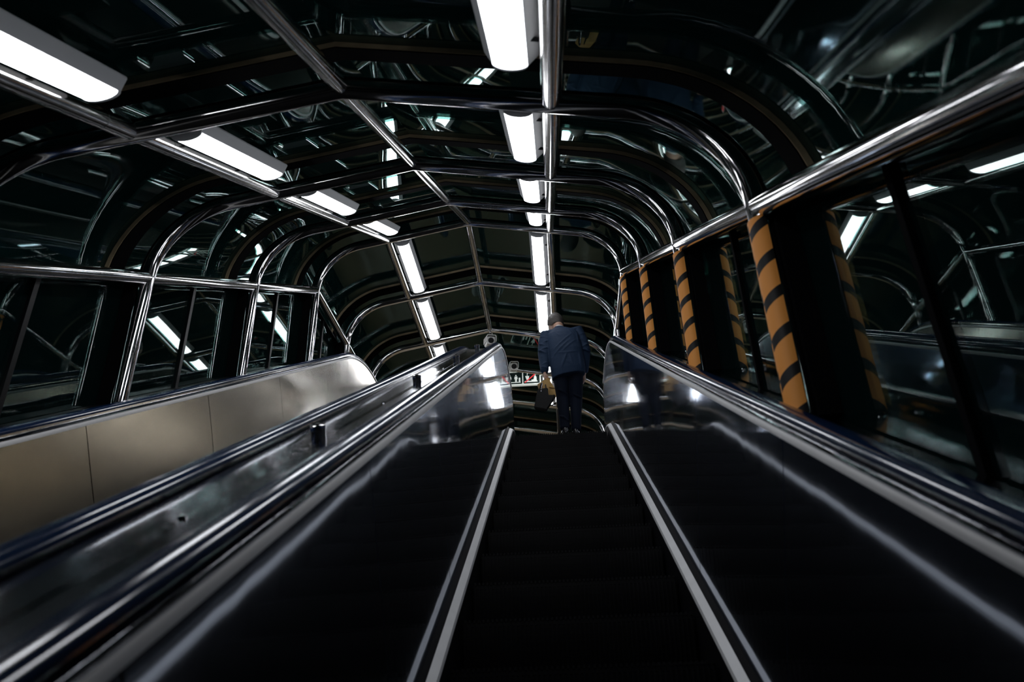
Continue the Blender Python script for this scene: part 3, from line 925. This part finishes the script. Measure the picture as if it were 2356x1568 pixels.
remeshed('jacket', bm, SUIT, man, 0.007, 4)
bm = new()                                            # collar band
sweep(bm, [ellip(J['neck'] + Vector((0.003, -.008, dz)), Vx * a, Vy * a * .98, 24) for dz, a in ((-.045, .074), (-.012, .064), (-.012, .058), (-.045, .060))])
obj('jacket_collar', bm, SUIT, man)
bm = new()
sweep(bm, [ellip(J['neck'] + Vector((0, 0, dz)), Vx * a, Vy * a, 24) for dz, a in ((-.03, .062), (.010, .060), (.010, .056), (-.03, .056))])
obj('shirt_collar', bm, SHIRT, man)
# trousers
bm = new()
sweep(bm, [ellip(c, Vx * a, Vy * b, 22) for c, a, b in ((Vector((.174, 8.08, FZ + .75)), .10, .08), (Vector((.174, 8.08, FZ + .80)), .165, .105), (Vector((.173, 8.08, FZ + .90)), .168, .108), (Vector((.170, 8.09, FZ + 1.0)), .155, .098))])
limb(bm, [J['hipL'] + Vector((0, 0, -.02)), J['hipL'].lerp(J['knL'], .5), J['knL'], J['knL'].lerp(J['ankL'], .5) + Vector((0, -.012, 0)), J['ankL'] + Vector((0, -.005, -.02))], [.098, .088, .072, .063, .056])
limb(bm, [J['hipR'] + Vector((0, 0, -.02)), J['hipR'].lerp(J['knR'], .5), J['knR'], J['knR'].lerp(J['ankR'], .5) + Vector((0, -.012, 0)), J['ankR'] + Vector((0, -.005, -.02))], [.098, .088, .072, .063, .056])
fold([(0.05, 8.045, FZ + 0.55), (0.09, 8.04, FZ + 0.53), (0.14, 8.06, FZ + 0.50)], .012); fold([(0.05, 8.03, FZ + 0.22), (0.09, 8.01, FZ + 0.20), (0.14, 8.02, FZ + 0.16)], .012); fold([(0.22, 8.08, FZ + 0.50), (0.26, 8.07, FZ + 0.47), (0.30, 8.10, FZ + 0.46)], .012)
remeshed('trousers', bm, TROUS, man, 0.008, 4)
for k in ('L', 'R'):
    a = J['ank' + k]
    px = Vector((-0.10 if k == 'L' else 0.12, 1, 0)).normalized(); ps = px.cross(Vz)
    bm = new()
    sweep(bm, [ellip(Vector((a.x, a.y, FZ)) + px * q + Vz * h_, ps * w_, Vz * v_, 18) for q, h_, w_, v_ in ((-.072, .035, .012, .02), (-.062, .040, .033, .038), (-.02, .048, .040, .047), (.04, .044, .043, .043), (.10, .034, .049, .033), (.155, .028, .046, .027), (.195, .023, .032, .020), (.207, .022, .012, .010))])
    sh = remeshed('shoe', bm, SHOE, man, 0.006, 2)
    bm = new(); box(bm, (-.036, -.068, 0), (.036, -.005, .020))
    bmesh.ops.bevel(bm, geom=list(bm.edges), offset=0.006, segments=2, affect='EDGES')
    hl = obj('heel', bm, SHOE, None)
    hl.parent = sh
    hl.matrix_parent_inverse = Matrix.Translation(-man.location)
    hl.matrix_basis = Matrix.Translation((a.x, a.y, FZ)) @ Matrix.Rotation(math.atan2(-px.x, px.y), 4, 'Z')
    hl.matrix_parent_inverse = Matrix.Identity(4)

# bags
hL = J['wrL'] + Vector((0.012, 0.008, -0.095))          # grip point inside the curled fingers
brf = thing('briefcase', 'slim black leather briefcase hanging from the man\'s left hand', 'bag', (-0.150, 7.93, 6.58))
bm = new()
def slab(bm, quad, y0_, y1_, bev=0.012):
    a = [Vector((x, y0_, z)) for x, z in quad]; b = [Vector((x, y1_, z)) for x, z in quad]
    sweep(bm, [a, b])
    bmesh.ops.bevel(bm, geom=list(bm.edges), offset=bev, segments=3, affect='EDGES')
slab(bm, [(-0.182, 6.826), (-0.065, 6.835), (-0.068, 6.735), (0.012, 6.752), (-0.012, 6.690), (-0.060, 6.640), (-0.092, 6.570), (-0.229, 6.608)], 7.88, 7.945, 0.008)
obj('case_body', bm, LEATHER, brf)
bm = new(); tube(bm, [(-0.160, 7.915, 6.822), (-0.145, 7.94, 6.90), (-0.110, 7.99, 6.975), hL + Vector((0.004, -0.03, 0.0)), hL + Vector((0, 0.03, 0)), (-0.095, 7.995, 6.96), (-0.090, 7.95, 6.89), (-0.085, 7.915, 6.825)], 0.007, 10)
obj('handle', bm, LEATHER, brf)
bm = new()
for k in range(9):                                      # metal chain
    z = 6.915 - k * 0.0155
    bmesh.ops.create_uvsphere(bm, u_segments=10, v_segments=6, radius=0.0075, matrix=Matrix.Translation((-0.126 - 0.0022 * k, 7.935 - 0.007 * k, z)))
obj('chain', bm, CHROME, brf)
pbag = thing('paper_bag', 'creased brown paper bag between the briefcase and the man\'s left leg', 'bag', (-0.05, 7.98, 6.73))
bm = new()
front = [(-0.180, 6.918), (-0.054, 6.992), (0.012, 6.850), (0.022, 6.752), (-0.066, 6.726), (-0.150, 6.80)]
a = [Vector((x, 7.955, z)) for x, z in front]; b = [Vector((x - 0.006, 8.003, z + 0.006)) for x, z in front]
sweep(bm, [a, b])
bmesh.ops.bevel(bm, geom=list(bm.edges), offset=0.004, segments=2, affect='EDGES')
obj('bag_body', bm, PAPER, pbag, ang=0.3)
bm = new()
sweep(bm, [[Vector((-0.056, 7.953, 6.988)), Vector((0.008, 7.953, 6.852)), Vector((-0.046, 7.953, 6.862))], [Vector((-0.056, 7.942, 6.986)), Vector((0.008, 7.944, 6.852)), Vector((-0.056, 7.926, 6.862))]])
obj('folded_flap', bm, PAPER, pbag, smooth=False)
bm = new()
sweep(bm, [[Vector((-0.045, 7.953, 6.850)), Vector((0.018, 7.953, 6.760)), Vector((-0.060, 7.953, 6.732))], [Vector((-0.040, 7.930, 6.835)), Vector((0.016, 7.948, 6.758)), Vector((-0.058, 7.945, 6.735))]])
obj('folded_flap', bm, PAPER, pbag, smooth=False)
bm = new(); tube(bm, [(-0.120, 7.98, 6.945), (-0.108, 7.99, 6.975), hL + Vector((0.002, 0.015, 0.004)), (-0.075, 7.99, 6.99), (-0.060, 7.98, 6.982)], 0.004, 8)
obj('handle', bm, PAPER, pbag)
